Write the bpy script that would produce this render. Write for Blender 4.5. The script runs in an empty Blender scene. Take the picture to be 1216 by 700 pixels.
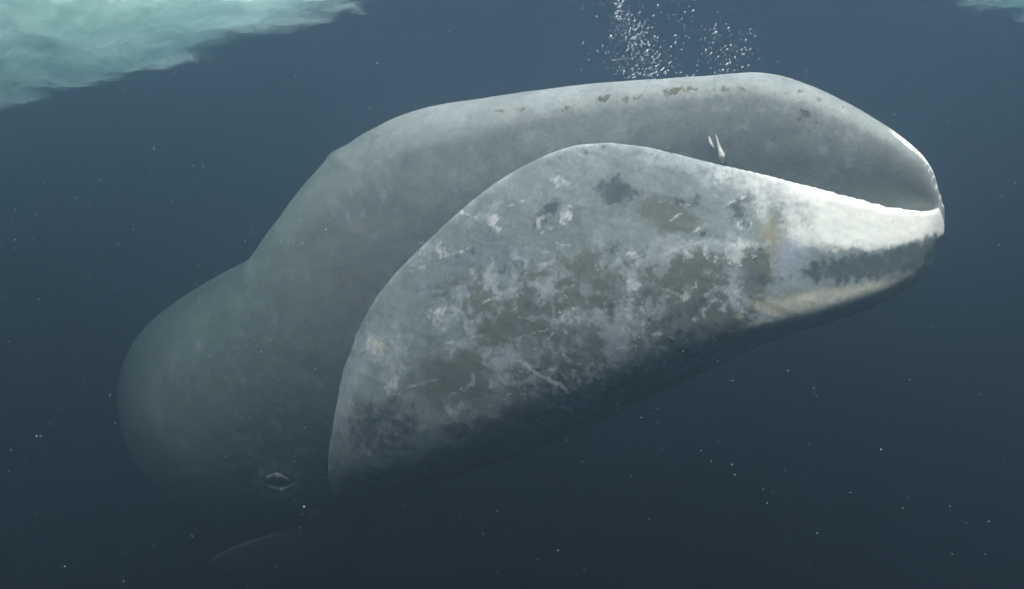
import bpy, bmesh, math, random
import numpy as np
from mathutils import Vector, Matrix

R = math.radians
rng = np.random.default_rng(7)
random.seed(7)
scene = bpy.context.scene
COL = scene.collection

# ------------------------------------------------------------------ camera
F = 946.0                                   # focal length in photo pixels (photo 1216 x 700)
cam_d = bpy.data.cameras.new('camera')
cam_d.sensor_width = 36.0
cam_d.lens = 36.0 * F / 1216.0
cam_d.clip_start = 0.05
cam_d.clip_end = 1000.0
cam = bpy.data.objects.new('camera', cam_d)
COL.objects.link(cam)
cam.location = (0, 0, 0)
cam.rotation_euler = (R(90), 0, 0)
scene.camera = cam

# ------------------------------------------------------------------ sky, sun, exposure
SUN_DIR = Vector((0.12, -0.78, 1.0)).normalized()     # towards the sun
world = bpy.data.worlds.new('World')
scene.world = world
world.use_nodes = True
wn = world.node_tree
sky = wn.nodes.new('ShaderNodeTexSky')
sky.sky_type = 'NISHITA'
sky.sun_disc = False
sky.sun_elevation = math.asin(SUN_DIR.z)
sky.sun_rotation = math.atan2(SUN_DIR.x, SUN_DIR.y)
bg = wn.nodes['Background']
bg.inputs['Strength'].default_value = 0.13
wn.links.new(sky.outputs[0], bg.inputs[0])

sun_d = bpy.data.lights.new('sun', 'SUN')
sun_d.energy = 5.0
sun_d.angle = R(75)                         # daylight spread out by the rippled sea surface
sun_d.color = (1.0, 0.97, 0.90)
sun = bpy.data.objects.new('sun', sun_d)
COL.objects.link(sun)
sun.rotation_euler = SUN_DIR.to_track_quat('Z', 'Y').to_euler()
sun.location = (0, 0, 12)

vs = scene.view_settings
vs.view_transform = 'Standard'
vs.look = 'None'
vs.gamma = 1.0
vs.use_curve_mapping = False
vs.exposure = 3.35

cy = scene.cycles
cy.use_denoising = True
try:
    cy.denoiser = 'OPENIMAGEDENOISE'
except Exception:
    pass
cy.max_bounces = 6
cy.volume_bounces = 2
cy.transparent_max_bounces = 12
cy.caustics_reflective = False
cy.caustics_refractive = False

# ------------------------------------------------------------------ helpers
def mat_new(name):
    m = bpy.data.materials.new(name)
    m.use_nodes = True
    nt = m.node_tree
    for n in list(nt.nodes):
        nt.nodes.remove(n)
    out = nt.nodes.new('ShaderNodeOutputMaterial')
    return m, nt, out

def N(nt, kind, **kw):
    n = nt.nodes.new(kind)
    for k, v in kw.items():
        if hasattr(n, k):
            setattr(n, k, v)
        else:
            n.inputs[k.replace('_', ' ')].default_value = v
    return n

def mesh_obj(name, verts, faces, mat=None, parent=None, smooth=True):
    me = bpy.data.meshes.new(name)
    me.from_pydata([tuple(map(float, v)) for v in verts], [], faces)
    if smooth:
        me.polygons.foreach_set('use_smooth', [True] * len(me.polygons))
    me.update()
    o = bpy.data.objects.new(name, me)
    COL.objects.link(o)
    if mat:
        me.materials.append(mat)
    if parent:
        o.parent = parent
    return o

def tag(o, label=None, cat=None, group=None, kind=None):
    if label: o['label'] = label
    if cat: o['category'] = cat
    if group: o['group'] = group
    if kind: o['kind'] = kind

def gnoise(P, seed=0):
    """vectorised 3-D gradient noise, about -1..1"""
    P = np.asarray(P, dtype=np.float64)
    r = np.random.default_rng(1000 + seed)
    perm = r.permutation(256)
    perm = np.concatenate([perm, perm, perm])
    g = r.normal(size=(256, 3))
    g /= np.linalg.norm(g, axis=1)[:, None]
    i = np.floor(P).astype(np.int64)
    f = P - i
    i &= 255
    u = f * f * f * (f * (f * 6 - 15) + 10)
    out = 0
    for dx in (0, 1):
        for dy in (0, 1):
            for dz in (0, 1):
                h = perm[perm[perm[(i[:, 0] + dx) & 255] + ((i[:, 1] + dy) & 255)] + ((i[:, 2] + dz) & 255)]
                d = g[h]
                dot = d[:, 0] * (f[:, 0] - dx) + d[:, 1] * (f[:, 1] - dy) + d[:, 2] * (f[:, 2] - dz)
                w = (u[:, 0] if dx else 1 - u[:, 0]) * (u[:, 1] if dy else 1 - u[:, 1]) * (u[:, 2] if dz else 1 - u[:, 2])
                out = out + w * dot
    return out * 1.5

def fbm(P, scale, octv=4, seed=0, rough=0.55):
    o, a, t = 0, 1.0, 0
    P = np.asarray(P) * scale
    for k in range(octv):
        o = o + a * gnoise(P + 17.3 * k, seed + k)
        t += a
        a *= rough
        P = P * 2.03
    return o / t

def sstep(a, b, x):
    t = np.clip((x - a) / (b - a), 0, 1)
    return t * t * (3 - 2 * t)

def curve(xp, fp, w=0.0):
    """smoothed interpolation returned as a function"""
    xp = np.asarray(xp, float); fp = np.asarray(fp, float)
    x = np.linspace(xp[0], xp[-1], 1200)
    # monotone-ish cubic (pchip)
    h = np.diff(xp); d = np.diff(fp) / h
    m = np.zeros(len(xp))
    m[0], m[-1] = d[0], d[-1]
    for i in range(1, len(xp) - 1):
        if d[i - 1] * d[i] > 0:
            w1, w2 = 2 * h[i] + h[i - 1], h[i] + 2 * h[i - 1]
            m[i] = (w1 + w2) / (w1 / d[i - 1] + w2 / d[i])
    k = np.clip(np.searchsorted(xp, x, side='right') - 1, 0, len(h) - 1)
    t = (x - xp[k]) / h[k]
    y = ((2*t**3 - 3*t**2 + 1) * fp[k] + (t**3 - 2*t**2 + t) * h[k] * m[k]
         + (-2*t**3 + 3*t**2) * fp[k + 1] + (t**3 - t**2) * h[k] * m[k + 1])
    if w > 0:
        n = max(1, int(w / (x[1] - x[0])))
        ker = np.exp(-0.5 * (np.arange(-3*n, 3*n + 1) / n) ** 2); ker /= ker.sum()
        yp = np.concatenate([2*y[0] - y[3*n:0:-1], y, 2*y[-1] - y[-2:-3*n - 2:-1]])
        y = np.convolve(yp, ker, 'valid')
    return lambda q: np.interp(q, x, y)

def unproj(px, py, Y):
    return np.array([(px - 608) / F * Y, Y, (350 - py) / F * Y])

# ------------------------------------------------------------------ the water
def build_water():
    m, nt, out = mat_new('sea_water')
    v = nt.nodes.new('ShaderNodeVolumePrincipled')
    v.inputs['Color'].default_value = (0.109, 0.166, 0.207, 1)
    v.inputs['Density'].default_value = 0.195
    v.inputs['Anisotropy'].default_value = 0.72
    nt.links.new(v.outputs[0], out.inputs['Volume'])
    X, Y0, Y1, Z0, Z1 = 160, -120, 220, -70, 4.0
    vs_ = [(x, y, z) for x in (-X, X) for y in (Y0, Y1) for z in (Z0, Z1)]
    fs = [(0, 1, 3, 2), (4, 6, 7, 5), (0, 4, 5, 1), (2, 3, 7, 6), (0, 2, 6, 4), (1, 5, 7, 3)]
    o = mesh_obj('haze', vs_, fs, m, smooth=False)
    tag(o, 'murky blue grey sea water fading everything far off', 'sea water', kind='stuff')

    # rippled underside of the surface: clear from straight below, mirror-like at a flat angle
    m2, nt, out = mat_new('sea_surface')
    tr = N(nt, 'ShaderNodeBsdfTransparent'); gl = N(nt, 'ShaderNodeBsdfGlossy')
    gl.inputs['Color'].default_value = (0.9, 0.95, 1, 1)
    gl.inputs['Roughness'].default_value = 0.12
    fr = N(nt, 'ShaderNodeFresnel'); fr.inputs['IOR'].default_value = 1.33
    tc = N(nt, 'ShaderNodeTexCoord')
    nz = N(nt, 'ShaderNodeTexNoise'); nz.inputs['Scale'].default_value = 0.9; nz.inputs['Detail'].default_value = 4
    bp = N(nt, 'ShaderNodeBump'); bp.inputs['Strength'].default_value = 0.35; bp.inputs['Distance'].default_value = 0.25
    mx = N(nt, 'ShaderNodeMixShader')
    L = nt.links.new
    L(tc.outputs['Object'], nz.inputs['Vector']); L(nz.outputs[0], bp.inputs['Height'])
    L(bp.outputs[0], gl.inputs['Normal'])
    L(fr.outputs[0], mx.inputs[0]); L(tr.outputs[0], mx.inputs[1]); L(gl.outputs[0], mx.inputs[2])
    L(mx.outputs[0], out.inputs['Surface'])
    n = 60
    gx = np.linspace(-150, 150, n); gy = np.linspace(-110, 210, n)
    vv = [(x, y, 3.35 + 0.03 * math.sin(x * .7 + y * .4)) for y in gy for x in gx]
    ff = [(j*n + i, j*n + i + 1, (j+1)*n + i + 1, (j+1)*n + i) for j in range(n-1) for i in range(n-1)]
    o = mesh_obj('water_surface', vv, ff, m2)
    tag(o, 'rippled underside of the sea surface overhead', 'water', kind='structure')
build_water()

# ------------------------------------------------------------------ the whale
# plan of the spine (x, y) from the tip of the head to the flukes
plan = np.array([(3.035, 5.592), (2.2, 6.16), (1.38, 6.73), (0.56, 7.30), (-0.26, 7.86), (-1.06, 8.45), (-1.80, 9.05), (-2.50, 9.80),
                 (-3.10, 10.75), (-3.60, 11.8), (-4.0, 12.9), (-4.3, 14.0), (-4.5, 15.2), (-4.6, 16.5), (-4.6, 17.8), (-4.55, 19.0), (-4.5, 19.9)])
_d = np.concatenate([[0], np.cumsum(np.linalg.norm(np.diff(plan, axis=0), axis=1))])
PX, PY = curve(_d, plan[:, 0], 0.25), curve(_d, plan[:, 1], 0.25)
SMAX = _d[-1]
def spine(s):
    return np.stack([PX(s), PY(s)], -1)
def lateral(s):
    e = 0.05
    t = spine(np.minimum(s + e, SMAX)) - spine(np.maximum(s - e, 0))
    t = t / np.linalg.norm(t, axis=-1, keepdims=True)
    return np.stack([t[..., 1] * -1, t[..., 0]], -1)      # towards the side the camera sees

_sg = np.linspace(0, 9.0, 3000)
_sp = spine(_sg)
_pxg = 608 + F * _sp[:, 0] / _sp[:, 1]
def s_of_px(px):
    return np.interp(-px, -_pxg, _sg)

# back line in the photo -> height over the spine
TOP = [(1119, 240), (1114, 214), (1102, 192), (1085, 174), (1060, 155), (1010, 125), (960, 102), (910, 90), (860, 89), (780, 95), (700, 103),
       (600, 117), (540, 126), (490, 136), (455, 147), (425, 163), (400, 186), (380, 216), (355, 254), (335, 280), (315, 302)]
top_s = [float(s_of_px(p[0])) for p in TOP]
top_z = [(350 - p[1]) / F * float(PY(s)) for p, s in zip(TOP, top_s)]
print('TOP s', [round(s, 2) for s in top_s], [round(z, 2) for z in top_z])
keep = [i for i, q in enumerate(top_s) if q < 4.5]
top_s[0] = 0.015
ts = [top_s[i] for i in keep] + [4.97, 5.42, 5.85, 6.3, 6.8, 7.4, 8.2, 9.4, 10.5, 12, 13.5, 15, 16.5, SMAX]
tz = [top_z[i] - (.03 if top_s[i] > 1.3 else 0) for i in keep] + [1.86, 1.80, 1.52, 1.06, 0.74, 0.52, 0.30, 0.20, 0.0, -0.4, -0.85, -1.3, -1.6, -1.8]
tz[0] = top_z[0]
zTop = curve(ts, tz, 0.05)
zBot = curve([0.015, 0.25, 0.6, 1.2, 2.0, 3.0, 4.0, 4.7, 5.4, 6.2, 7.2, 8.4, 9.4, 10.5, 12, 13.5, 15, 16.5, SMAX],
             [0.55, 0.50, 0.46, 0.40, 0.25, -0.3, -1.15, -1.75, -2.2, -2.6, -2.95, -3.1, -3.1, -3.0, -2.75, -2.45, -2.25, -2.15, -2.1], 0.15)
wA = curve([0.015, 0.06, 0.16, 0.3, 0.6, 1.2, 2.0, 3.0, 4.0, 4.7, 5.4, 6.2, 7.2, 8.4, 9.4, 10.5, 12, 13.5, 15, 16.5, SMAX],
           [0.03, 0.14, 0.22, 0.28, 0.36, 0.46, 0.58, 0.78, 0.95, 1.09, 1.32, 1.56, 1.80, 1.99, 1.94, 1.74, 1.38, 0.98, 0.62, 0.32, 0.22], 0.03)

def loft(rings, cap=True):
    """rings: (n, m, 3) closed rings -> verts, faces"""
    n, m, _ = rings.shape
    V = rings.reshape(-1, 3)
    Fc = []
    for i in range(n - 1):
        a, b = i * m, (i + 1) * m
        for j in range(m):
            k = (j + 1) % m
            Fc.append((a + j, a + k, b + k, b + j))
    if cap:
        V = np.concatenate([V, [rings[0].mean(0)], [rings[-1].mean(0)]])
        c0, c1 = n * m, n * m + 1
        for j in range(m):
            k = (j + 1) % m
            Fc.append((c0, k, j))
            Fc.append((c1, (n - 1) * m + j, (n - 1) * m + k))
    return V, Fc

def place(s, l, z):
    s = np.asarray(s, float)
    p = spine(s) + lateral(s) * np.asarray(l)[..., None]
    return np.concatenate([p, np.asarray(z)[..., None]], -1)

def trunk_shape(s):
    k = sstep(4.0, 6.8, s)                               # head: widest line high; body: round
    neck = np.exp(-((s - 6.0) / 1.1) ** 2)               # narrow crest behind the head
    zt, zb, w = zTop(s), zBot(s), wA(s)
    zc = zb + (zt - zb) * (0.79 * (1 - k) + 0.53 * k - .06 * neck)
    return zt, zb, w, zc, 0.92 + .08 * k + NECK * neck, 2.0 * (1 - k) + .95 * k

def trunk_implicit(S, l, z):
    """rough distance outside the trunk's cross-section"""
    zt, zb, w, zc, et, eb = trunk_shape(S)
    q = np.where(z >= zc, (z - zc) / (zt - zc), (zc - z) / (zc - zb))
    q = np.clip(q, 0, None) ** (1 / .95)
    e = np.where(z >= zc, et, eb)
    p = (np.abs(l) / w) ** (1 / e)
    return (np.hypot(p, q) - 1) * np.minimum(w, (zt - zb) / 2)

NECK = 0.75
def build_trunk():
    ss = np.concatenate([np.linspace(0.015, 0.5, 30), np.linspace(0.52, 8, 130), np.linspace(8.05, SMAX, 90)])
    m = 96
    a = np.linspace(0, 2 * np.pi, m, endpoint=False)
    ca, sa = np.cos(a), np.sin(a)
    rings = []
    for s in ss:
        zt, zb, w, zc, et, eb = trunk_shape(s)
        l = w * np.sign(ca) * np.abs(ca) ** np.where(sa >= 0, et, eb)
        z = np.where(sa >= 0, zc + (zt - zc) * np.abs(sa) ** 0.95, zc - (zc - zb) * np.abs(sa) ** 0.95)
        rings.append(place(np.full(m, s), l, z))
    return loft(np.array(rings))

# lower jaw: lip line and underline in the photo
LIP = [(1117, 243), (1100, 250), (1075, 248), (1040, 240), (1000, 230), (950, 217), (905, 206), (860, 196), (820, 186), (780, 177), (745, 171),
       (715, 169), (685, 172), (655, 181), (625, 195), (595, 213), (565, 235), (535, 261), (505, 289), (478, 316), (453, 346), (432, 377),
       (414, 408), (403, 435), (396, 462), (391, 495), (390, 530), (392, 560), (396, 585)]
BOT = [(1121, 262), (1116, 282), (1108, 303), (1096, 322), (1075, 343), (1040, 363), (980, 389), (900, 420), (830, 448), (740, 488), (680, 517),
       (600, 550), (500, 584), (440, 602), (400, 612)]
wB = curve([0.0, 0.05, 0.15, 0.35, 0.7, 1.2, 2.0, 3.0, 4.0, 4.6, 5.0, 5.2], [0.03, 0.17, 0.29, 0.43, 0.59, 0.78, 1.04, 1.30, 1.47, 1.50, 1.43, 1.35], 0.03)
RIM = 0.855
_sj = np.linspace(0, 5.2, 2000)
_rp = spine(_sj) + lateral(_sj) * (RIM * wB(_sj))[:, None]
_rpx = 608 + F * _rp[:, 0] / _rp[:, 1]
print('rim px', _rpx[::200].round())
_i0 = int(np.argmax(_rpx))
def s_of_rimpx(px):
    return float(np.interp(-px, -_rpx[_i0:], _sj[_i0:]))
lip_s = []
for k, (px, py) in enumerate(LIP):
    lip_s.append(s_of_rimpx(px) if px >= 403 else None)
last = max(i for i, v in enumerate(lip_s) if v is not None and LIP[i][1] < 460)
SEND = lip_s[last] + 0.16
lens = [0.0]
for i in range(last + 1, len(LIP)):
    lens.append(lens[-1] + math.dist(LIP[i], LIP[i - 1]))
for i in range(last + 1, len(LIP)):
    t = lens[i - last] / lens[-1]
    lip_s[i] = lip_s[last] + 0.16 * (1 - (1 - t) ** 1.7)
lip_s[0] = 0.0
for i in range(1, len(lip_s)):
    lip_s[i] = max(lip_s[i], lip_s[i - 1] + 0.004)
lip_z = []
for (px, py), s in zip(LIP, lip_s):
    Yr = float(PY(s) + lateral(np.array(s))[1] * RIM * wB(s))
    lip_z.append((350 - py) / F * Yr)
print('lip s', [round(s, 2) for s in lip_s])
zLip = curve(lip_s, lip_z, 0.012)
bs, bz = [], []
KB = 0.62
for px, py in BOT:
    # underline seen somewhere between the flank and the keel
    f = 608 + F * (spine(_sj) + lateral(_sj) * (KB * wB(_sj))[:, None])[:, 0] / (spine(_sj) + lateral(_sj) * (KB * wB(_sj))[:, None])[:, 1]
    i0 = int(np.argmax(f))
    s = float(np.interp(-px, -f[i0:], _sj[i0:]))
    Yb = float(PY(s) + lateral(np.array(s))[1] * KB * wB(s))
    bs.append(s); bz.append((350 - py) / F * Yb)
bs[0] = 0.0
bz = [z + .055 * float(sstep(.02, .3, np.array(q))) + .07 * float(sstep(.5, 1.3, np.array(q)) * (1 - .7 * sstep(2.6, 3.6, np.array(q)))) for z, q in zip(bz, bs)]
for i in range(1, len(bs)):
    bs[i] = max(bs[i], bs[i - 1] + 0.012)
print('bot s', [round(s, 2) for s in bs], [round(z, 2) for z in bz])
zJaw = curve(bs, bz, 0.06)

def build_jaw():
    # dense where the lip turns down
    q = np.linspace(0, 1, 230)
    lp = np.array(lip_s); lz = np.array(lip_z)
    al = np.concatenate([[0], np.cumsum(np.hypot(np.diff(lp), np.diff(lz)))])
    ss = np.interp(q * al[-1], al, lp)
    ss = np.unique(np.concatenate([np.linspace(0, .3, 25), ss]))
    m = 64
    rings = []
    for s in ss:
        c, zr = float(wB(s)), float(zLip(s))
        zb = min(float(zJaw(s)) - 0.02, zr - 0.22)
        H = zr - zb
        g = min(0.40, 0.4 * H) * float(sstep(.05, .7, s) * (1 - .85 * sstep(SEND - .22, SEND, s))) + .01
        e = min(0.08, 0.12 * H)
        bx = 1 - .75 * float(sstep(.6, 2.2, s))           # squarer chin, rounder throat
        rc = min(.12, .13 * H)
        pts = [(0, zr - g), (.45 * c, zr - g), (.66 * c, zr - .8 * g), (.79 * c, zr - .30 * g), (.828 * c, zr - .3 * e), (RIM * c, zr),
               (.885 * c, zr - .5 * e), (.915 * c, zr - .10 * H), (.96 * c, zr - .27 * H), (1.0 * c, zr - .46 * H), (.995 * c, zr - .64 * H),
               ((.93 + .055 * bx) * c, zr - (.81 + .03 * bx) * H), ((.79 + .13 * bx) * c, zr - (.93 + .015 * bx) * H), ((.52 + .2 * bx) * c, zr - .987 * H), (0, zb)]
        P = np.array(pts)
        P[6:, 0] *= 1 - .10 * float(sstep(SEND - .7, SEND, s))
        P[:, 0] *= 1 - .16 * float(sstep(SEND - .09, SEND, s)) ** 1.5
        full = np.concatenate([P, (P * [-1, 1])[-2:0:-1]])
        # closed Catmull-Rom
        n = len(full)
        sub = 5
        ring = []
        for i in range(n):
            p0, p1, p2, p3 = full[(i - 1) % n], full[i], full[(i + 1) % n], full[(i + 2) % n]
            for t in np.arange(sub) / sub:
                ring.append(0.5 * ((2 * p1) + (p2 - p0) * t + (2 * p0 - 5 * p1 + 4 * p2 - p3) * t * t + (3 * p1 - p0 - 3 * p2 + p3) * t ** 3))
        ring = np.array(ring)
        rings.append(place(np.full(len(ring), s), ring[:, 0], ring[:, 1]))
    return loft(np.array(rings))

def build_fin(root, tip, chord_dir, prof, thick=0.11):
    """paddle: root->tip, chord profile [(t, back, front)]"""
    root, tip, cd = map(lambda v: np.array(v, float), (root, tip, chord_dir))
    ax = tip - root
    cd = cd - ax * (cd @ ax) / (ax @ ax); cd /= np.linalg.norm(cd)
    nn = np.cross(ax, cd); nn /= np.linalg.norm(nn)
    T, B, Fr = map(np.array, zip(*prof))
    rings = []
    a = np.linspace(0, 2 * np.pi, 32, endpoint=False)
    fb, ff = curve(T, B, .03), curve(T, Fr, .03)
    for t in np.linspace(0, 1, 40):
        b, f = fb(t), ff(t)
        mid, half = (f - b) / 2, (f + b) / 2
        th = thick * (1 - .8 * t) * min(1, half / .2)
        rings.append(root + ax * t + cd * (mid + half * np.cos(a))[:, None] + nn * (th * np.sin(a))[:, None])
    return loft(np.array(rings))

parts = [build_trunk(), build_jaw()]
fl_prof = [(0, .26, .26), (.25, .30, .28), (.55, .29, .28), (.8, .20, .22), (.95, .09, .12), (1, .02, .02)]
rt = unproj(425, 648, 9.3); tp = unproj(246, 668, 8.2)
parts.append(build_fin(rt, tp, (0.1, 0.55, -1), fl_prof))
# the other flipper, mirrored about the spine
sr = 6.6
far_root = place(np.array([sr]), np.array([-1.45]), np.array([-1.9]))[0]
parts.append(build_fin(far_root, far_root + np.array([0.1, 1.8, -0.7]), (.5, .8, -.3), fl_prof))
# flukes
ft = np.array([PX(SMAX - .2), PY(SMAX - .2), -1.95])
for sgn in (-1, 1):
    parts.append(build_fin(ft, ft + np.array([2.4 * sgn, 1.0, 0.0]), (0, -1, 0), [(0, .5, .5), (.3, .45, .45), (.7, .25, .3), (1, .02, .04)], .09))

def union(parts, voxel):
    V, Fc, off = [], [], 0
    for v, f in parts:
        V.append(v); Fc += [tuple(i + off for i in q) for q in f]; off += len(v)
    V = np.concatenate(V)
    me = bpy.data.meshes.new('whale_raw')
    me.from_pydata(V.tolist(), [], Fc)
    bm = bmesh.new(); bm.from_mesh(me)
    bmesh.ops.recalc_face_normals(bm, faces=bm.faces); bm.to_mesh(me); bm.free()
    o = bpy.data.objects.new('whale_raw', me); COL.objects.link(o)
    r = o.modifiers.new('r', 'REMESH'); r.mode = 'VOXEL'; r.voxel_size = voxel
    sm = o.modifiers.new('s', 'SMOOTH'); sm.factor = 0.5; sm.iterations = 7
    dg = bpy.context.evaluated_depsgraph_get()
    out = bpy.data.meshes.new_from_object(o.evaluated_get(dg))
    bpy.data.objects.remove(o); bpy.data.meshes.remove(me)
    return out

VOX = 0.016
body = union(parts, VOX)
body.name = 'whale'
nv = len(body.vertices)
co = np.empty(nv * 3); body.vertices.foreach_get('co', co); co = co.reshape(-1, 3)
print('whale verts', nv)

# --- what belongs to the jaw
sgrid = np.linspace(0, SMAX, 900); spg = spine(sgrid); ltg = lateral(sgrid)
def spine_coords(P):
    """arc length along the spine and sideways offset of each point (coarse table, then local search)"""
    g = 0.12
    x0, y0 = P[:, 0].min() - g, P[:, 1].min() - g
    nx, ny = int((P[:, 0].max() - x0) / g) + 2, int((P[:, 1].max() - y0) / g) + 2
    cx, cyy = np.meshgrid(x0 + (np.arange(nx) + .5) * g, y0 + (np.arange(ny) + .5) * g, indexing='ij')
    cells = np.stack([cx.ravel(), cyy.ravel()], -1)
    near = np.concatenate([((cells[a:a + 4000, None] - spg[None]) ** 2).sum(-1).argmin(1) for a in range(0, len(cells), 4000)])
    i = near[((P[:, 0] - x0) / g).astype(int) * ny + ((P[:, 1] - y0) / g).astype(int)]
    best = np.full(len(P), 1e9); bi = i.copy()
    for k in range(-14, 15, 1):
        j = np.clip(i + k, 0, len(sgrid) - 1)
        d = ((P[:, :2] - spg[j]) ** 2).sum(-1)
        m_ = d < best
        best[m_] = d[m_]; bi[m_] = j[m_]
    return sgrid[bi], ((P[:, :2] - spg[bi]) * ltg[bi]).sum(-1)
S, Lq = spine_coords(co)
fa = trunk_implicit(S, Lq, co[:, 2])
isjaw = sstep(.012, .03, fa) * (S < SEND + .12) * (co[:, 2] > -2.6)
# chart coordinates shared by both flanks (far side mirrored onto the near one)
Q = place(S, np.abs(Lq), co[:, 2])
CX = 608 + F * Q[:, 0] / Q[:, 1]; CY = 350 - F * Q[:, 2] / Q[:, 1]

def pigment():
    """base colour plus soft masks; the skin material breaks the masks' edges up with fine noise"""
    n1 = fbm(co, 1.3, 5, 11); n2 = fbm(co, 4.5, 4, 21); n3 = fbm(co, 14, 3, 31)
    WX = 14 * fbm(co, 3.2, 4, 81) + 6 * n3; WY = 14 * fbm(co, 3.2, 4, 86) + 6 * fbm(co, 15, 3, 88)
    j = isjaw; u = 1 - isjaw
    b = sstep(4.6, 6.0, S) * u
    c = np.empty((nv, 3))
    c[:] = np.array([0.245, 0.269, 0.247]) * (1 + .22 * n1 + .2 * n2)[:, None]
    jw = np.array([0.230, 0.266, 0.246]) * (1 + .28 * n1 + .28 * n2)[:, None]
    c = c * (1 - j[:, None]) + jw * j[:, None]
    def mix(col, m):
        nonlocal c
        m = np.clip(m, 0, 1)[:, None]
        c = c * (1 - m) + np.array(col) * m
    def blob(px, py, rx, ry, rot=0, soft=.75, warp=1.0):
        t = R(rot); q = min(1.0, min(rx, ry) / 14.0) * warp
        o = np.zeros(nv); g = 1.7 * max(rx, ry) + 25
        i = np.where((np.abs(CX - px) < g) & (np.abs(CY - py) < g))[0]
        dx, dy = CX[i] + WX[i] * q - px, CY[i] + WY[i] * q - py
        a = (dx * math.cos(t) + dy * math.sin(t)) / rx; bb = (-dx * math.sin(t) + dy * math.cos(t)) / ry
        o[i] = 1 - sstep(1 - soft, 1 + soft * .7, np.hypot(a, bb))
        return o
    def line(p, q, w):
        p, q = np.array(p, float), np.array(q, float)
        d = q - p; c_ = (p + q) / 2; g = np.linalg.norm(d) / 2 + w + 12
        o = np.zeros(nv)
        i = np.where((np.abs(CX - c_[0]) < g) & (np.abs(CY - c_[1]) < g))[0]
        x = np.stack([CX[i] + .3 * WX[i], CY[i] + .3 * WY[i]], -1) - p
        t = np.clip((x @ d) / (d @ d), 0, 1)
        o[i] = 1 - sstep(.2, 1, np.linalg.norm(x - t[:, None] * d, axis=1) / w)
        return o
    M = {k: np.zeros(nv) for k in ('white', 'scar', 'dark', 'olive', 'pale', 'brown', 'fleck', 'pit')}
    def put(k, m): M[k] = np.maximum(M[k], np.clip(m, 0, 1))
    # white chin and lip
    band = 1 - sstep(-14, 20, CY - np.interp(CX, [800, 860, 905, 950, 1040, 1110, 1130], [205, 236, 268, 296, 294, 284, 280]) + 9 * n2 + 5 * n3)
    put('white', band * (.22 + .43 * sstep(830, 980, CX + 35 * n2) + .35 * sstep(950, 1060, CX + 20 * n2)) * sstep(760, 880, CX + 30 * n2) * j)
    put('pale', .6 * band * sstep(640, 820, CX) * j)
    # dark band under the white, its edge drawn out into upright streaks
    yt = np.interp(CX, [930, 960, 1000, 1040, 1080, 1112], [320, 313, 306, 298, 289, 280])
    yb = np.interp(CX, [930, 980, 1040, 1080, 1112], [330, 334, 332, 322, 306])
    st = gnoise(np.stack([CX / 5, CY / 45, CX * 0], -1), 77)
    dk = sstep(-10, 10, CY - yt + 6 * st + 6 * n3) * (1 - sstep(-8, 9, CY - yb + 5 * n3 + 7 * st)) * sstep(925, 965, CX + 20 * n2)
    put('dark', .95 * dk * j)
    M['white'] *= 1 - dk * j
    yb2 = np.interp(CX, [840, 900, 980, 1060, 1100], [385, 362, 345, 334, 322])
    cs = sstep(-6, 6, CY - yb2 + 6 * n2) * (1 - sstep(6, 34, CY - yb2 + 6 * n2)) * sstep(840, 900, CX)
    mix((.64, .62, .48), .85 * cs * j)
    put('fleck', .8 * cs * j)
    mix((.34, .30, .19), .75 * blob(915, 288, 17, 42, 10) * j)
    M['white'] *= 1 - .8 * blob(915, 288, 16, 40, 10) * j
    mix((.45, .42, .29), .7 * blob(890, 375, 50, 16, -20) * j)
    mix((.36, .40, .45), .8 * blob(940, 308, 24, 26, 30) * j)
    M['white'] *= 1 - .9 * blob(940, 312, 22, 24, 30) * j
    put('dark', .6 * blob(915, 332, 30, 8, -8) * j)
    # olive and dark islands on the lip; lower rear ones also paint in shade
    for px, py, rx, ry, rot, kind, k in [
        (732, 226, 32, 17, 0, 'dark', .85), (790, 256, 46, 24, 20, 'olive', .9), (815, 240, 24, 12, -10, 'dark', .62), (880, 248, 18, 26, 30, 'dark', .62), (868, 228, 12, 9, 0, 'dark', .55),
        (648, 254, 26, 9, -40, 'dark', .75), (695, 335, 52, 40, 10, 'olive', .8), (685, 420, 48, 40, -20, 'olive', .85), (825, 328, 54, 40, 0, 'olive', .8),
        (885, 335, 28, 26, 0, 'olive', .62), (540, 450, 56, 32, -4, 'olive', .95), (590, 505, 90, 24, -10, 'dark', .7), (655, 465, 50, 22, 20, 'dark', .7),
        (455, 512, 48, 46, 0, 'dark', .75), (560, 535, 110, 30, -14, 'dark', .6), (690, 500, 60, 22, -22, 'dark', .55), (800, 412, 60, 14, -25, 'dark', .8), (865, 388, 46, 12, -22, 'dark', .6), (745, 472, 70, 16, -25, 'dark', .7),
        (520, 345, 34, 12, -20, 'dark', .5), (560, 395, 70, 8, -10, 'dark', .42), (600, 320, 60, 8, -12, 'dark', .45), (560, 300, 40, 6, -14, 'dark', .42),
        (640, 372, 56, 26, -30, 'olive', .6), (765, 350, 26, 44, 10, 'olive', .62), (760, 400, 22, 26, 0, 'olive', .55), (820, 368, 40, 16, -15, 'dark', .6)]:
        put(kind, k * blob(px, py, rx, ry, rot) * j)
    # interlocking olive and slate patches all over the panel
    pan = sstep(470, 560, CX) * (1 - sstep(880, 960, CX)) * sstep(255, 320, CY + .12 * (CX - 700)) * j
    nA = fbm(co, 2.6, 4, 131); nB = fbm(co + 5, 3.4, 4, 141)
    nC = np.abs(fbm(co + 11, 1.7, 4, 151)); nD = np.abs(fbm(co * [1, 1, .6] + 3, 3.6, 4, 161))
    low = sstep(285, 330, CY + .10 * (CX - 700) + 20 * n2)
    put('olive', .74 * sstep(-.25, .18, nA) * pan * low)
    put('dark', .60 * sstep(.10, .45, nB) * pan)
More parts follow.
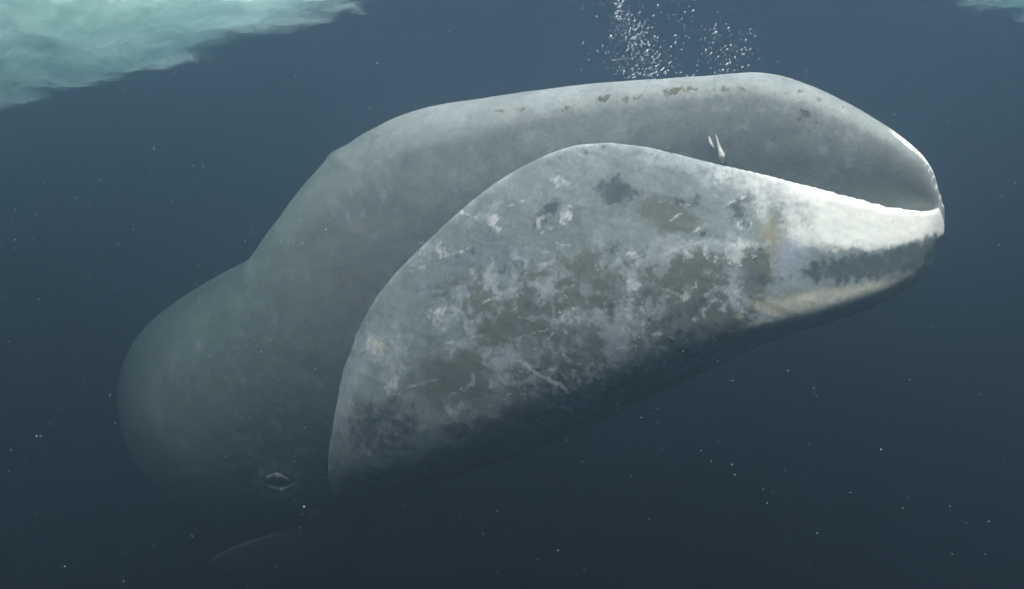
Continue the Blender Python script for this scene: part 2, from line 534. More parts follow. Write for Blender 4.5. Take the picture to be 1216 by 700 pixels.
    put('pale', .9 * (1 - sstep(.02, .10, nC)) * pan); put('pale', .55 * (1 - sstep(.02, .08, nD)) * pan)
    put('fleck', .55 * (1 - sstep(.03, .2, nC)) * pan)
    mix((.165, .20, .205), .65 * blob(570, 330, 120, 60, -32, .9) * j)
    # pale worn streaks and flaking skin
    for px, py, rx, ry, rot, k in [
        (748, 350, 12, 55, 8, .95), (735, 405, 28, 44, 0, .9), (780, 312, 42, 9, -30, .85), (720, 442, 46, 24, -10, .85), (600, 425, 20, 42, 20, .7), (705, 300, 14, 30, 30, .7),
        (560, 408, 60, 12, -14, .65), (530, 380, 16, 36, 10, .6), (850, 330, 26, 22, 0, .7), (860, 352, 36, 20, -20, .8), (800, 385, 40, 14, -30, .65),
        (835, 292, 46, 12, -8, .75), (690, 300, 60, 9, -24, .55), (412, 470, 16, 80, 6, .8), (425, 420, 20, 44, 25, .75), (505, 300, 30, 12, -40, .55),
        (650, 400, 16, 30, 30, .6), (780, 440, 50, 10, -25, .65), (470, 420, 26, 50, 20, .55), (620, 350, 70, 12, -12, .5), (580, 250, 40, 10, -40, .5), (690, 235, 60, 14, -20, .45),
        (860, 420, 30, 6, -20, .6), (560, 350, 60, 8, -10, .55), (640, 460, 30, 10, 25, .5), (680, 500, 60, 8, -20, .45)]:
        put('pale', k * blob(px, py, rx, ry, rot) * j)
    for px, py, rx, ry, rot, k in [(748, 380, 40, 70, 5, 1), (870, 300, 60, 30, 0, .9), (860, 355, 50, 30, 0, .9), (620, 440, 60, 50, 0, .8), (700, 450, 70, 40, -20, 1), (530, 480, 60, 30, 0, .7),
                                   (560, 380, 90, 60, -20, .55), (660, 260, 80, 50, -20, .5), (450, 430, 40, 90, 10, .5), (930, 375, 80, 22, -18, .8), (780, 430, 60, 30, -25, .8), (680, 480, 60, 26, 0, .75)]:
        put('fleck', k * blob(px, py, rx, ry, rot, .9) * j)
        put('pit', .8 * k * blob(px + 30, py + 10, rx, ry, rot, .9) * j)
    put('dark', .62 * sstep(515, 575, CY + 25 * n2) * (1 - sstep(600, 720, CX)) * j)  # shade painted into the skin low on the rear jaw and throat
    put('fleck', .25 * j); put('pit', .3 * j); put('fleck', .30 * u); put('pit', .36 * u)
    fib = gnoise(np.stack([(CX + CY * 1.2) / 34, (CY - .35 * CX) / 4.5, CX * 0], -1), 51)
    put('pale', .75 * sstep(.05, .75, fib) * sstep(-.2, .3, n1) * (1 - sstep(760, 860, CX)) * j)
    put('dark', .55 * sstep(.2, .8, -fib) * sstep(-.3, .2, -n1) * (1 - sstep(640, 740, CX)) * j)
    # single scars
    for px, py, rx, ry, rot in [
        (660, 217, 9, 7, 20), (673, 255, 7, 8, 0), (640, 262, 5, 5, 0), (585, 268, 5, 9, -30), (590, 258, 4, 4, 0), (753, 342, 8, 6, -20),
        (752, 300, 5, 4, 0), (815, 303, 5, 6, 0), (838, 297, 5, 5, 0), (888, 293, 9, 6, 20), (870, 303, 10, 9, 0), (813, 352, 7, 5, 0), (670, 378, 5, 12, 30), (677, 384, 4, 10, 35),
        (686, 374, 4, 8, 0), (990, 358, 10, 5, -15), (975, 363, 5, 4, 0), (900, 384, 7, 5, 0), (917, 384, 8, 6, 0), (925, 378, 4, 5, 0), (850, 402, 3, 3, 0),
        (672, 420, 4, 10, -20), (735, 480, 4, 8, 10), (770, 473, 4, 3, 0), (562, 453, 3, 8, 10), (536, 488, 3, 8, -40), (543, 487, 3, 8, 30), (674, 487, 8, 3, 30),
        (668, 483, 3, 3, 0), (850, 208, 8, 8, 0), (470, 455, 8, 12, 30), (447, 412, 10, 9, 0), (525, 300, 6, 5, 0), (500, 320, 4, 5, 0), (518, 372, 7, 9, 0), (630, 310, 4, 3, 0),
        (700, 470, 3, 6, 20), (585, 455, 4, 4, 0), (620, 470, 3, 5, 0), (655, 438, 5, 3, 0), (480, 480, 4, 4, 0), (440, 540, 4, 5, 0), (830, 380, 6, 4, 0), (838, 372, 4, 6, 20), (780, 395, 5, 4, 0)]:
        put('scar', (.55 + .3 * ((px * 7 + py * 13) % 10) / 9) * blob(px, py, rx * 1.5, ry * 1.5, rot, .95, 1.4) * j)
    mix((.46, .43, .28), .7 * blob(447, 412, 12, 10, 0) * j)
    put('scar', .8 * line((623, 433), (672, 464), 4.5) * j)
    for p, q in [((500, 350), (600, 330)), ((760, 420), (742, 372)), ((700, 455), (730, 400)), ((640, 455), (660, 440))]:
        put('pale', .6 * line(p, q, 5) * j)
    # fine raking scratches
    lr = random.Random(5)
    for _ in range(64):
        x0, y0 = lr.uniform(460, 880), lr.uniform(240, 480)
        a_ = R(lr.choice((lr.gauss(-18, 10), lr.gauss(-18, 10), lr.gauss(-60, 14), lr.gauss(30, 12)))); ln_ = lr.uniform(12, 48)
        put('scar', lr.uniform(.3, .62) * line((x0, y0), (x0 + ln_ * math.cos(a_), y0 + ln_ * math.sin(a_)), lr.uniform(2.4, 3.6)) * j)
    # rim light along the lip, painted in as a thin pale edge
    dl = CY - np.interp(-CX, [-p[0] for p in LIP[:24]], [p[1] for p in LIP[:24]])
    put('pale', .5 * (1 - sstep(2, 12, np.abs(dl))) * j * sstep(-.4, .3, n2 + .2))
    # dark pits
    for px, py, r_ in [(656, 178, 3), (695, 181, 2.4), (717, 174, 2), (752, 309, 3), (835, 278, 3), (886, 267, 4), (575, 376, 4), (598, 363, 2.5)]:
        mix((.04, .045, .04), .9 * blob(px, py, r_, r_ * 1.2, 20, .6, .6) * j)
        M['white'] *= 1 - blob(px, py, r_, r_, 0, .6, .6)
    put('scar', .8 * (blob(886, 267, 9, 7, 0, .3) - blob(886, 267, 5, 5, 0, .4)) * j)
    # upper head
    put('pale', .38 * sstep(-.1, .5, n1 + .4 * n2) * u * (1 - sstep(5.2, 6.5, S)))
    put('dark', .5 * sstep(.0, .5, -n1 + .5 * n2) * u * (1 - sstep(3.5, 5, S)))
    for px, py, rx, ry, rot, k in [(716, 115, 12, 6, -25, .95), (745, 117, 24, 4, -6, .7), (762, 113, 8, 4, -20, .75), (800, 108, 18, 5, -14, .9), (820, 106, 16, 4, -5, .75), (855, 107, 34, 4, 0, .62),
                                   (672, 128, 8, 5, 0, .6), (950, 108, 5, 3, 0, .7), (972, 118, 6, 3, 30, .6), (960, 135, 20, 14, 30, .5), (930, 108, 26, 4, 8, .45), (440, 165, 24, 9, -30, .5), (540, 282, 22, 8, -20, .55), (610, 130, 30, 4, -8, .5)]:
        put('brown', k * blob(px, py, rx, ry, rot) * u)
    for px, py, rx, ry, k in [(978, 180, 12, 7, .75), (1010, 195, 9, 8, .8), (915, 173, 10, 8, .75), (880, 150, 12, 8, .6), (992, 205, 7, 6, .6), (430, 255, 4, 7, .9), (412, 256, 3, 4, .7),
                              (540, 227, 7, 5, .7), (500, 289, 7, 3, .9), (328, 375, 5, 9, .7), (460, 318, 3, 3, .8), (935, 205, 8, 6, .6), (1045, 215, 7, 6, .6), (930, 130, 40, 6, .5), (1000, 160, 30, 8, .5),
                              (389, 196, 5, 6, .95), (470, 250, 5, 4, .6), (860, 130, 30, 5, .5)]:
        put('pale', k * blob(px, py, rx, ry, 0) * u)
    put('fleck', .45 * blob(990, 190, 60, 26, 10, .9) * u); put('fleck', .4 * blob(540, 260, 40, 40, 0, .9) * u)
    yedge = np.interp(CX, [1030, 1060, 1085, 1102, 1114, 1121], [137, 155, 174, 192, 214, 240])
    put('white', (1 - sstep(2, 9, CY - yedge + 2 * n3)) * sstep(1040, 1080, CX) * u)
    # body: greener tone, pale upright streaks
    mix(np.array((.195, .268, .236)), .8 * b)
    mix(np.array((.275, .355, .315)), .8 * b * (1 - sstep(150, 300, CX + 20 * n2)))  # haze glow painted in as a lighter colour towards the left end
    stb = gnoise(np.stack([CX / 13, CY / 60, CX * 0], -1), 91)
    put('pale', .62 * sstep(.0, .7, stb + .4 * n3) * b * (1 - sstep(200, 290, CX)))
    for px, py, rx, ry, rot, k in [(182, 470, 8, 34, 8, .95), (190, 500, 10, 22, 0, .9), (205, 430, 5, 34, 10, .75), (215, 530, 18, 12, 0, .8), (235, 410, 4, 14, 0, .75), (225, 560, 22, 8, 0, .7),
                                   (290, 400, 16, 8, 0, .5), (355, 480, 16, 8, -30, .65), (375, 460, 12, 14, 0, .6), (350, 540, 26, 10, -20, .7), (374, 614, 11, 15, 20, 1), (405, 622, 6, 10, -30, .8), (268, 470, 14, 6, 0, .5), (300, 520, 30, 6, 0, .5)]:
        put('pale', k * blob(px, py, rx, ry, rot) * b)
    rr = np.hypot((CX - 331) / 24, (CY - 572) / 19) + .3 * n2
    put('pale', (1 - sstep(.15, .5, np.abs(rr - .95))) * b * sstep(-.5, .2, n3 + .2)); put('scar', .8 * (1 - sstep(.1, .4, np.abs(rr - 1.0))) * b * sstep(-.1, .4, n3))
    put('scar', .75 * blob(374, 612, 7, 11, 25, .9, 1.5) * b); put('scar', .5 * blob(188, 488, 9, 26, 6, .95, 1.6) * b)
    put('fleck', .5 * blob(200, 500, 50, 60, 0, .9) * b); put('fleck', .5 * blob(350, 540, 60, 60, 0, .9) * b)
    # near-black flippers and tail
    fin = sstep(.03, .1, trunk_implicit(S, Lq, co[:, 2])) * (1 - j) * (co[:, 2] < -1.7)
    mix((.035, .04, .042), fin)
    for k in M: M[k] *= 1 - fin
    return np.clip(c, .02, .9), M, n2, n3

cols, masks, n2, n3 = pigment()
# relief: low lumps and fine wrinkles as real displacement
nrm = np.empty(nv * 3); body.vertices.foreach_get('normal', nrm); nrm = nrm.reshape(-1, 3)
wr = gnoise(np.stack([(CX + CY * 1.2) / 60, (CY - .35 * CX) / 9, CX * 0], -1), 55)
disp = .032 * np.exp(-((CX - 398) / 13) ** 2 - ((CY - 187) / 13) ** 2)
disp = disp + 0.006 * np.sin(S * 17 + 3 * n2 + 1.2 * co[:, 2]) * np.exp(-((S - 5.9) / .55) ** 2) * (1 - isjaw)
disp = disp + .010 * fbm(co, 1.6, 3, 71) + .003 * n2 + .0022 * wr * isjaw + .0015 * n3
co2 = co + nrm * disp[:, None]
body.vertices.foreach_set('co', co2.ravel())
at = body.color_attributes.new('pigment', 'FLOAT_COLOR', 'POINT')
at.data.foreach_set('color', np.concatenate([cols, np.ones((nv, 1))], 1).astype(np.float32).ravel())
for k_, v_ in masks.items():
    body.attributes.new(k_, 'FLOAT', 'POINT').data.foreach_set('value', v_.astype(np.float32))
body.polygons.foreach_set('use_smooth', [True] * len(body.polygons))
body.update()

def skin_material():
    m, nt, out = mat_new('whale_skin')
    L = nt.links.new
    tc = N(nt, 'ShaderNodeTexCoord')
    def noise(scale, detail=6, rough=.6, off=0.0):
        mp = N(nt, 'ShaderNodeMapping'); mp.inputs['Location'].default_value = (off, off * .7, -off)
        n = N(nt, 'ShaderNodeTexNoise'); n.inputs['Scale'].default_value = scale; n.inputs['Detail'].default_value = detail; n.inputs['Roughness'].default_value = rough
        L(tc.outputs['Object'], mp.inputs['Vector']); L(mp.outputs[0], n.inputs['Vector'])
        return n.outputs[0]
    def math_(op, a, b=None, c=None):
        n = N(nt, 'ShaderNodeMath', operation=op)
        for i, v in enumerate((a, b, c)):
            if v is None: continue
            if isinstance(v, (int, float)): n.inputs[i].default_value = v
            else: L(v, n.inputs[i])
        return n.outputs[0]
    def ramp(x, lo, hi, t0=0.0, t1=1.0):
        r = N(nt, 'ShaderNodeMapRange', interpolation_type='SMOOTHSTEP')
        r.inputs['From Min'].default_value = lo; r.inputs['From Max'].default_value = hi
        r.inputs['To Min'].default_value = t0; r.inputs['To Max'].default_value = t1
        L(x, r.inputs[0]); return r.outputs[0]
    def attr(k):
        return N(nt, 'ShaderNodeAttribute', attribute_name=k).outputs['Fac']
    fine = noise(13, 9, .68); mid = noise(5.5, 6, .6, 3.1); fine2 = noise(22, 7, .65, 7.7)
    fineM = math_('MULTIPLY_ADD', fine2, .4, math_('MULTIPLY', mid, .6))
    col = N(nt, 'ShaderNodeAttribute', attribute_name='pigment').outputs['Color']
    var = N(nt, 'ShaderNodeVectorMath', operation='SCALE')
    L(col, var.inputs[0]); L(math_('MULTIPLY', ramp(noise(30, 6, .65, 1.3), .3, .7, .86, 1.14), ramp(mid, .25, .75, .86, 1.14)), var.inputs['Scale'])
    cur = var.outputs[0]
    def layer(k, tint, lo, hi, amp, strength, nz):
        nonlocal cur
        # mask + amplitude * (noise - 0.5) -> soft threshold
        v = math_('ADD', attr(k), math_('MULTIPLY', math_('SUBTRACT', nz, .5), amp))
        # nothing where the mask is empty
        f = math_('MULTIPLY', math_('MULTIPLY', ramp(v, lo, hi), ramp(attr(k), .02, .2)), strength)
        mx = N(nt, 'ShaderNodeMix', data_type='RGBA')
        L(f, mx.inputs[0]); L(cur, mx.inputs[6])
        mx.inputs[7].default_value = tuple(tint) + (1,)
        cur = mx.outputs[2]
    layer('pale', (.39, .435, .445), .30, .80, 2.2, .75, fine)
    layer('olive', (.140, .147, .114), .28, .66, 2.6, .9, fineM)
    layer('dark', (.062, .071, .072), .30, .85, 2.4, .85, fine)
    layer('brown', (.085, .072, .032), .50, .85, 4.2, .92, fine2)
    layer('pale', (.44, .49, .50), .75, 1.1, 3.0, .36, noise(9, 8, .7, 15.2))
    layer('fleck', (.52, .56, .54), .92, 1.3, 3.6, .7, fine2)
    layer('pit', (.050, .055, .052), .85, 1.2, 3.4, .7, noise(17, 6, .65, 21.3))
    layer('scar', (.66, .69, .65), .28, .85, 1.9, .8, fine2)
    layer('white', (.88, .88, .80), .18, .80, 1.4, .97, fineM)
    # overall unevenness at two scales
    v2 = N(nt, 'ShaderNodeVectorMath', operation='SCALE')
    L(cur, v2.inputs[0]); L(math_('MULTIPLY', ramp(noise(45, 5, .7, 31), .3, .7, .95, 1.05), ramp(noise(11, 6, .7, 41), .3, .7, .92, 1.08)), v2.inputs['Scale'])
    cur = v2.outputs[0]
    p = N(nt, 'ShaderNodeBsdfPrincipled')
    p.inputs['Roughness'].default_value = .55
    p.inputs['Specular IOR Level'].default_value = .12
    L(cur, p.inputs['Base Color'])
    b = N(nt, 'ShaderNodeBump'); b.inputs['Strength'].default_value = .2; b.inputs['Distance'].default_value = .02
    L(fine, b.inputs['Height']); L(b.outputs[0], p.inputs['Normal'])
    L(p.outputs[0], out.inputs['Surface'])
    return m
body.materials.clear()
body.materials.append(skin_material())
whale = bpy.data.objects.new('whale', body)
COL.objects.link(whale)
tag(whale, 'huge grey bowhead whale with arched jaw, white chin and mottled lip, swimming underwater', 'whale')

# --- eye and the pale sliver at the lip
bpy.context.view_layer.update()
def on_skin(px, py):
    d = Vector(((px - 608) / F, 1, (350 - py) / F)).normalized()
    ok, h, n, _ = whale.ray_cast(Vector((0, 0, 0)), d)
    return h, n

def simple_mat(name, col, rough=.5, spec=.3, scale=30., var=.3):
    m, nt, out = mat_new(name)
    p = N(nt, 'ShaderNodeBsdfPrincipled'); p.inputs['Roughness'].default_value = rough; p.inputs['Specular IOR Level'].default_value = spec
    tc = N(nt, 'ShaderNodeTexCoord'); n = N(nt, 'ShaderNodeTexNoise'); n.inputs['Scale'].default_value = scale
    mx = N(nt, 'ShaderNodeMix', data_type='RGBA')
    nt.links.new(tc.outputs['Object'], n.inputs['Vector']); nt.links.new(n.outputs[0], mx.inputs[0])
    mx.inputs[6].default_value = tuple(c * (1 - var) for c in col) + (1,)
    mx.inputs[7].default_value = tuple(min(1, c * (1 + var)) for c in col) + (1,)
    nt.links.new(mx.outputs[2], p.inputs['Base Color']); nt.links.new(p.outputs[0], out.inputs['Surface'])
    return m

def build_eye():
    h, n = on_skin(331, 573)
    z = n.normalized(); x = Vector((0, 0, 1)).cross(z).normalized(); y = z.cross(x)
    def loc(a, b, c): return h + x * a + y * b + z * c
    V, Fc = [], []
    nu, nw = 20, 10
    for i in range(nw):
        t = math.pi / 2 * i / (nw - 1)
        for j in range(nu):
            a = 2 * math.pi * j / nu
            V.append(loc(0.072 * math.cos(t) * math.cos(a), .055 * math.cos(t) * math.sin(a), .034 * math.sin(t) - .012))
    for i in range(nw - 1):
        for j in range(nu):
            k = (j + 1) % nu
            Fc.append((i*nu + j, i*nu + k, (i+1)*nu + k, (i+1)*nu + j))
    eye = mesh_obj('eye', V, Fc, simple_mat('eye_dark', (.012, .013, .015), .15, .5), whale)
    # rumpled lids: two arcs of swollen skin above and below
    mt = simple_mat('eyelid_skin', (.42, .45, .43), .6, .12, 40)
    for a0, a1, off in ((15, 165, 1), (195, 345, -1)):
        V, Fc = [], []
        m, q = 26, 10
        for i in range(m):
            t = i / (m - 1)
            a = R(a0 + (a1 - a0) * t)
            r = (.030 + .009 * math.sin(5 * t * 3.1 + off)) * (math.sin(math.pi * min(max(t, .02), .98)) ** .6)
            c = (.125 * math.cos(a), .10 * math.sin(a) * (1.1 if off > 0 else .95))
            rad = Vector((math.cos(a), math.sin(a)))
            for j in range(q):
                b = 2 * math.pi * j / q
                V.append(loc(c[0] + rad.x * r * math.cos(b), c[1] + rad.y * r * math.cos(b), .004 + .8 * r * math.sin(b)))
        for i in range(m - 1):
            for j in range(q):
                k = (j + 1) % q
                Fc.append((i*q + j, i*q + k, (i+1)*q + k, (i+1)*q + j))
        mesh_obj('eyelid', V, Fc, mt, eye)
build_eye()

def tube(pts, rad, q=8):
    V, Fc = [], []
    for i, (p, r) in enumerate(zip(pts, rad)):
        t = (pts[min(i + 1, len(pts) - 1)] - pts[max(i - 1, 0)]).normalized()
        a = t.cross(Vector((0, 1, 0.1))).normalized(); b = t.cross(a)
        for j in range(q):
            w = 2 * math.pi * j / q
            V.append(p + a * r * math.cos(w) + b * r * math.sin(w))
    for i in range(len(pts) - 1):
        for j in range(q):
            k = (j + 1) % q
            Fc.append((i*q + j, i*q + k, (i+1)*q + k, (i+1)*q + j))
    return V, Fc

def build_slivers():
    mt = simple_mat('pale_sliver', (.78, .79, .68), .6, .1, 30, .3)
    for track in ([(850, 160, .003), (852, 167, .008), (854, 175, .013), (856, 181, .022), (857.5, 185, .026), (857.5, 189, .020), (858, 194, .010)],
                  [(842, 162, .004), (843, 167, .011), (845, 172, .014), (848, 176, .005)]):
        T = np.linspace(0, 1, len(track)); tr = np.array(track)
        fx, fy, fr = (curve(T, tr[:, k], .03) for k in range(3))
        pts, rad = [], []
        for i, t in enumerate(np.linspace(0, 1, 32)):
            px, py, r = float(fx(t)), float(fy(t)), max(.002, float(fr(t)) )
            h, n = on_skin(px, py)
            pts.append(h + n * r * .4); rad.append(r * .95)
        V, Fc = tube(pts, rad)
        o = mesh_obj('skin_sliver', V, Fc, mt, whale)
        o['label'] = 'pale sliver sticking out of the mouth line'
build_slivers()

# ------------------------------------------------------------------ ice overhead
def ice_material():
    m, nt, out = mat_new('sea_ice')
    L = nt.links.new
    tc = N(nt, 'ShaderNodeTexCoord')
    n = N(nt, 'ShaderNodeTexNoise'); n.inputs['Scale'].default_value = 1.7; n.inputs['Detail'].default_value = 4; n.inputs['Roughness'].default_value = .6
    L(tc.outputs['Object'], n.inputs['Vector'])
    cr = N(nt, 'ShaderNodeValToRGB')
    cr.color_ramp.elements[0].position = .32; cr.color_ramp.elements[0].color = (.29, .44, .40, 1)
    cr.color_ramp.elements[1].position = .68; cr.color_ramp.elements[1].color = (.60, .75, .69, 1)
    L(n.outputs[0], cr.inputs[0])
    t = N(nt, 'ShaderNodeBsdfTranslucent'); d = N(nt, 'ShaderNodeBsdfDiffuse')
    L(cr.outputs[0], t.inputs[0]); L(cr.outputs[0], d.inputs[0])
    mx = N(nt, 'ShaderNodeMixShader'); mx.inputs[0].default_value = .15
    L(t.outputs[0], mx.inputs[1]); L(d.outputs[0], mx.inputs[2])
    # slush thins out towards the rim
    at_ = N(nt, 'ShaderNodeAttribute', attribute_name='thin')
    n2 = N(nt, 'ShaderNodeTexNoise'); n2.inputs['Scale'].default_value = 1.6; n2.inputs['Detail'].default_value = 4; n2.inputs['Roughness'].default_value = .55
    L(tc.outputs['Object'], n2.inputs['Vector'])
    ad = N(nt, 'ShaderNodeMath', operation='MULTIPLY_ADD'); ad.inputs[1].default_value = 1.8
    L(n2.outputs[0], ad.inputs[0]); L(at_.outputs['Fac'], ad.inputs[2])
    mr = N(nt, 'ShaderNodeMapRange', interpolation_type='SMOOTHSTEP'); mr.inputs['From Min'].default_value = 1.0; mr.inputs['From Max'].default_value = 1.85
    L(ad.outputs[0], mr.inputs[0])
    tp_ = N(nt, 'ShaderNodeBsdfTransparent'); m3 = N(nt, 'ShaderNodeMixShader')
    L(mr.outputs[0], m3.inputs[0]); L(mx.outputs[0], m3.inputs[1]); L(tp_.outputs[0], m3.inputs[2])
    L(m3.outputs[0], out.inputs['Surface'])
    return m
ICE = ice_material()

def floe(name, outline, z0, z1, lump, seed, label):
    """outline: plan polygon (x, y) of the floe; lumpy closed slab"""
    P = np.array(outline, float)
    # resample and roughen the rim
    seg = np.roll(P, -1, 0) - P
    ln = np.linalg.norm(seg, axis=1)
    pts = []
    for p, d, l in zip(P, seg, ln):
        for t in np.arange(0, 1, .10 / l):
            pts.append(p + d * t)
    B = np.array(pts)
    c = B.mean(0)
    nb = len(B)
    for _ in range(6):
        B = (B + np.roll(B, 1, 0) + np.roll(B, -1, 0)) / 3
    dirs = B - c
    dirs /= np.linalg.norm(dirs, axis=1)[:, None]
    B3 = np.concatenate([B, np.zeros((nb, 1))], 1)
    B = B + dirs * (.16 * fbm(B3, .6, 3, seed) + .02 * fbm(B3, 3, 2, seed + 5))[:, None]
    NR = 46
    rings, thin = [], []
    fr = np.concatenate([np.linspace(0.02, .9, NR), np.linspace(.91, 1, 14)])
    for side in (0, 1):                      # 0 underside outward, 1 top inward
        seq = fr if side == 0 else fr[::-1]
        for f in seq:
            xy = c + (B - c) * f
            p3 = np.concatenate([xy, np.zeros((nb, 1))], 1)
            edge = np.sqrt(max(0, 1 - ((f - .93) / .07) ** 2)) if f > .93 else 1
            mid = z0 + .55 * (z1 - z0)
            if side == 0:
                z = mid + (z0 - mid) * edge - lump * edge * (1 - float(sstep(.6, 1, f)) * .7) * (fbm(p3, .9, 5, seed + 9) + .25 * fbm(p3, 5, 3, seed + 3))
            else:
                z = mid + (z1 - mid) * edge + .05 * edge * fbm(p3, .7, 3, seed + 20)
            thin.append(float(sstep(.40, 1.0, f) ** 1.6))
            rings.append(np.concatenate([xy, np.broadcast_to(z, nb)[:, None]], 1))
    V, Fc = loft(np.array(rings))
    o = mesh_obj(name, V, Fc, ICE)
    th = np.concatenate([np.repeat(thin, nb), [0, 0]])
    o.data.attributes.new('thin', 'FLOAT', 'POINT').data.foreach_set('value', th.astype(np.float32))
    tag(o, label, 'ice floe', 'ice floes overhead')
    return o

def edge_pt(px, py, H):
    Y = H * F / (350 - py)
    return np.array([(px - 608) / F * Y, Y])
H = 2.75
e = [edge_pt(-160, 190, H), edge_pt(0, 144, H), edge_pt(110, 106, H), edge_pt(200, 86, H), edge_pt(300, 60, H), edge_pt(390, 34, H), edge_pt(470, 8, H), edge_pt(580, -40, H), edge_pt(620, -110, H)]
near = [np.array([-1.4, 6.0]), np.array([-4.0, 6.0]), np.array([-8.5, 6.6])]
floe('ice_floe', e + near, H, 3.55, .30, 5, 'large pale turquoise ice floe seen from below over the whale\'s back')
e2 = [edge_pt(1060, -10, H), edge_pt(1130, 14, H), edge_pt(1240, 34, H), edge_pt(1450, 40, H)]
floe('ice_floe', e2 + [np.array([7.0, 5.6]), np.array([4.6, 5.6])], H, 3.5, .06, 15, 'ice floe barely entering the top right corner above the whale\'s snout')

# ------------------------------------------------------------------ air bubbles and drifting specks
def ico(sub=1):
    bm = bmesh.new(); bmesh.ops.create_icosphere(bm, subdivisions=sub, radius=1)
    for v in bm.verts:
        c_ = v.co
        v.co = c_ * (1 + .22 * math.sin(3.1 * c_.x + 1) * math.cos(2.7 * c_.z) + .15 * math.sin(5 * c_.y + 2 * c_.z))
    me = bpy.data.meshes.new('air_bubble'); bm.to_mesh(me); bm.free()
    me.polygons.foreach_set('use_smooth', [True] * len(me.polygons))
    return me
def bubble_material():
    m, nt, out = mat_new('air_bubble')
    L = nt.links.new
    g = N(nt, 'ShaderNodeBsdfGlossy'); g.inputs['Roughness'].default_value = .25; g.inputs['Color'].default_value = (.95, .98, 1, 1)
    d = N(nt, 'ShaderNodeBsdfDiffuse')
    tc = N(nt, 'ShaderNodeTexCoord'); n = N(nt, 'ShaderNodeTexNoise'); n.inputs['Scale'].default_value = 2
    cr = N(nt, 'ShaderNodeValToRGB')
    cr.color_ramp.elements[0].color = (.35, .39, .41, 1); cr.color_ramp.elements[1].color = (.66, .71, .72, 1)
    L(tc.outputs['Object'], n.inputs['Vector']); L(n.outputs[0], cr.inputs[0]); L(cr.outputs[0], d.inputs[0])
    mx = N(nt, 'ShaderNodeMixShader'); mx.inputs[0].default_value = .88
    L(g.outputs[0], mx.inputs[1]); L(d.outputs[0], mx.inputs[2]); L(mx.outputs[0], out.inputs['Surface'])
    return m
BUB = bubble_material()
bub_me = ico(2); bub_me.materials.append(BUB)

def bubbles():
    r = random.Random(3)
    LA = ('tiny bright air bubble in the dense plume rising off the whale\'s head', 'air bubbles of the tall dense plume')
    LB = ('tiny bright air bubble in the looser cluster over the forehead', 'air bubbles of the looser cluster')
    LC = ('tiny faint air bubble drifting beside the dense plume', 'air bubbles drifting beside the plume')
    spots = []
    def add(px, py, rad, lab, stretch=1.0): spots.append((px, py, rad, lab, stretch))
    for _ in range(105):                                    # dense plume
        py = r.uniform(0, 1) ** .8 * 82 + 14
        w = 8 + 26 * ((py - 10) / 86) ** .8
        px = 748 + (py - 20) * .28 + r.gauss(0, w * .62)
        add(px, min(py, 92 - (px - 760) * .05), r.uniform(.3, 1) ** 2 * 1.3 + .45, LA, r.uniform(1, 2.8))
    for _ in range(26):
        add(735 + r.gauss(0, 3.2), r.uniform(0, 26), r.uniform(.8, 1.9), LA, r.uniform(1, 1.6))
    for _ in range(48):                                     # cluster to the right
        a, q = r.uniform(0, 6.28), r.uniform(0, 1) ** .5
        px, py = 868 + 34 * q * math.cos(a), 56 + 32 * q * math.sin(a)
        add(px, py, r.uniform(.4, 1) ** 2 * 1.3 + .4, LB, r.uniform(1, 1.8))
    for _ in range(24):
        px = r.uniform(770, 865); add(px, 95 - (px - 770) * .05 - abs(r.gauss(0, 7)), r.uniform(.6, 1.6), LB if px > 835 else LA, 1.2)
    for _ in range(34):
        add(r.uniform(690, 830), r.uniform(0, 80), r.uniform(.5, 1.3), LC, r.uniform(1, 1.6))
    for px, py, q in ((802, 43, 2.0), (802, 51, 1.7), (725, 44, 2.1), (781, 7, 1.9), (776, 19, 1.8), (813, 15, 1.7), (823, 13, 1.9), (850, 39, 2.0), (865, 34, 2.0), (863, 77, 2.2), (867, 75, 1.9), (758, 32, 2.0)):
        add(px, py, q, LC if px < 840 else LB, 1.3)
    for px, py, rad, (lab, grp), stc in spots:
        Y = 7.15 + r.gauss(0, .18)
        p = unproj(px, py, Y)
        o = bpy.data.objects.new('air_bubble', bub_me)
        COL.objects.link(o)
        o.location = p
        k = rad * .70 * Y / F
        stc *= r.uniform(1.0, 1.5)
        o.scale = (k, k, k * stc)
        o.rotation_euler = (r.gauss(0, .3), R(r.gauss(35, 18)), 0)
        tag(o, lab, 'bubble', grp)
bubbles()

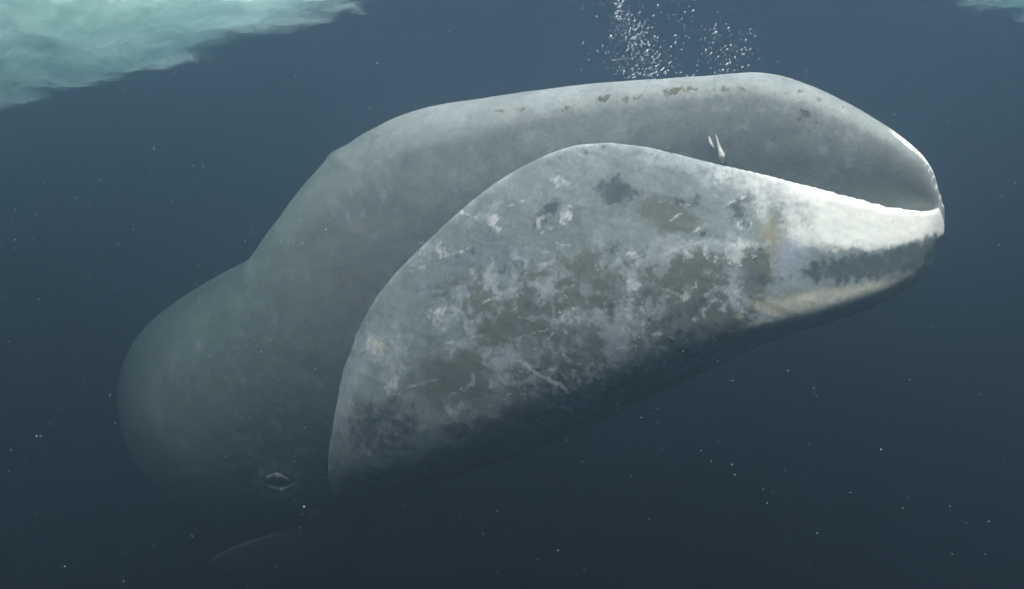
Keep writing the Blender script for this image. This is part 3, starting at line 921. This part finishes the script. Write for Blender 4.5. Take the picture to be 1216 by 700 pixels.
def bubble_mist():
    """the finest bubbles, too many to count"""
    r = random.Random(31)
    bm = bmesh.new(); bmesh.ops.create_icosphere(bm, subdivisions=1, radius=1)
    bv = np.array([v.co[:] for v in bm.verts]); bf = np.array([[v.index for v in f.verts] for f in bm.faces]); bm.free()
    V, Fc = [], []
    for n in range(520):
        if n < 330:
            py = r.uniform(0, 1) ** .7 * 86 + 4
            px = 744 + (py - 20) * .3 + r.gauss(0, 6 + 20 * (py / 90))
        elif n < 440:
            a, q = r.uniform(0, 6.28), r.uniform(0, 1) ** .5
            px, py = 866 + 40 * q * math.cos(a), 58 + 34 * q * math.sin(a)
        else:
            px, py = r.uniform(690, 860), r.uniform(0, 90)
        py = min(py, 93 - (px - 760) * .04)
        Y = 7.15 + r.gauss(0, .2)
        k = r.uniform(.25, .55) * Y / F
        c, q = math.cos(.6), math.sin(.6)
        v = bv * [k, k, k * r.uniform(1, 2.6)]
        v = np.stack([v[:, 0] * c + v[:, 2] * q, v[:, 1], -v[:, 0] * q + v[:, 2] * c], -1)
        V.append(unproj(px, py, Y) + v); Fc.append(bf + n * len(bv))
    o = mesh_obj('bubble_mist', np.concatenate(V), np.concatenate(Fc).tolist(), BUB)
    tag(o, 'mist of the finest air bubbles between the larger ones over the head', 'bubbles', kind='stuff')
bubble_mist()

def specks():
    r = np.random.default_rng(12)
    bm = bmesh.new(); bmesh.ops.create_icosphere(bm, subdivisions=1, radius=1)
    bv = np.array([v.co[:] for v in bm.verts]); bf = np.array([[v.index for v in f.verts] for f in bm.faces]); bm.free()
    V, Fc, n = [], [], 0
    while n < 4200:
        Y = r.uniform(1.6, 12)
        p = np.array([r.uniform(-.75, .75) * Y, Y, r.uniform(-.5, .42) * Y])
        if p[2] > 2.3: continue
        rad = .0013 * Y ** .55 * r.uniform(.4, 1) * (1.8 if r.uniform() < .06 else 1)
        V.append(p + bv * rad * r.uniform(.6, 1.4, 3)); Fc.append(bf + n * len(bv)); n += 1
    V = np.concatenate(V); Fc = np.concatenate(Fc)
    o = mesh_obj('drifting_specks', V, Fc.tolist(), simple_mat('plankton', (.17, .18, .18), .8, .1, 3))
    tag(o, 'fine pale specks drifting all through the water', 'specks', kind='stuff')
specks()
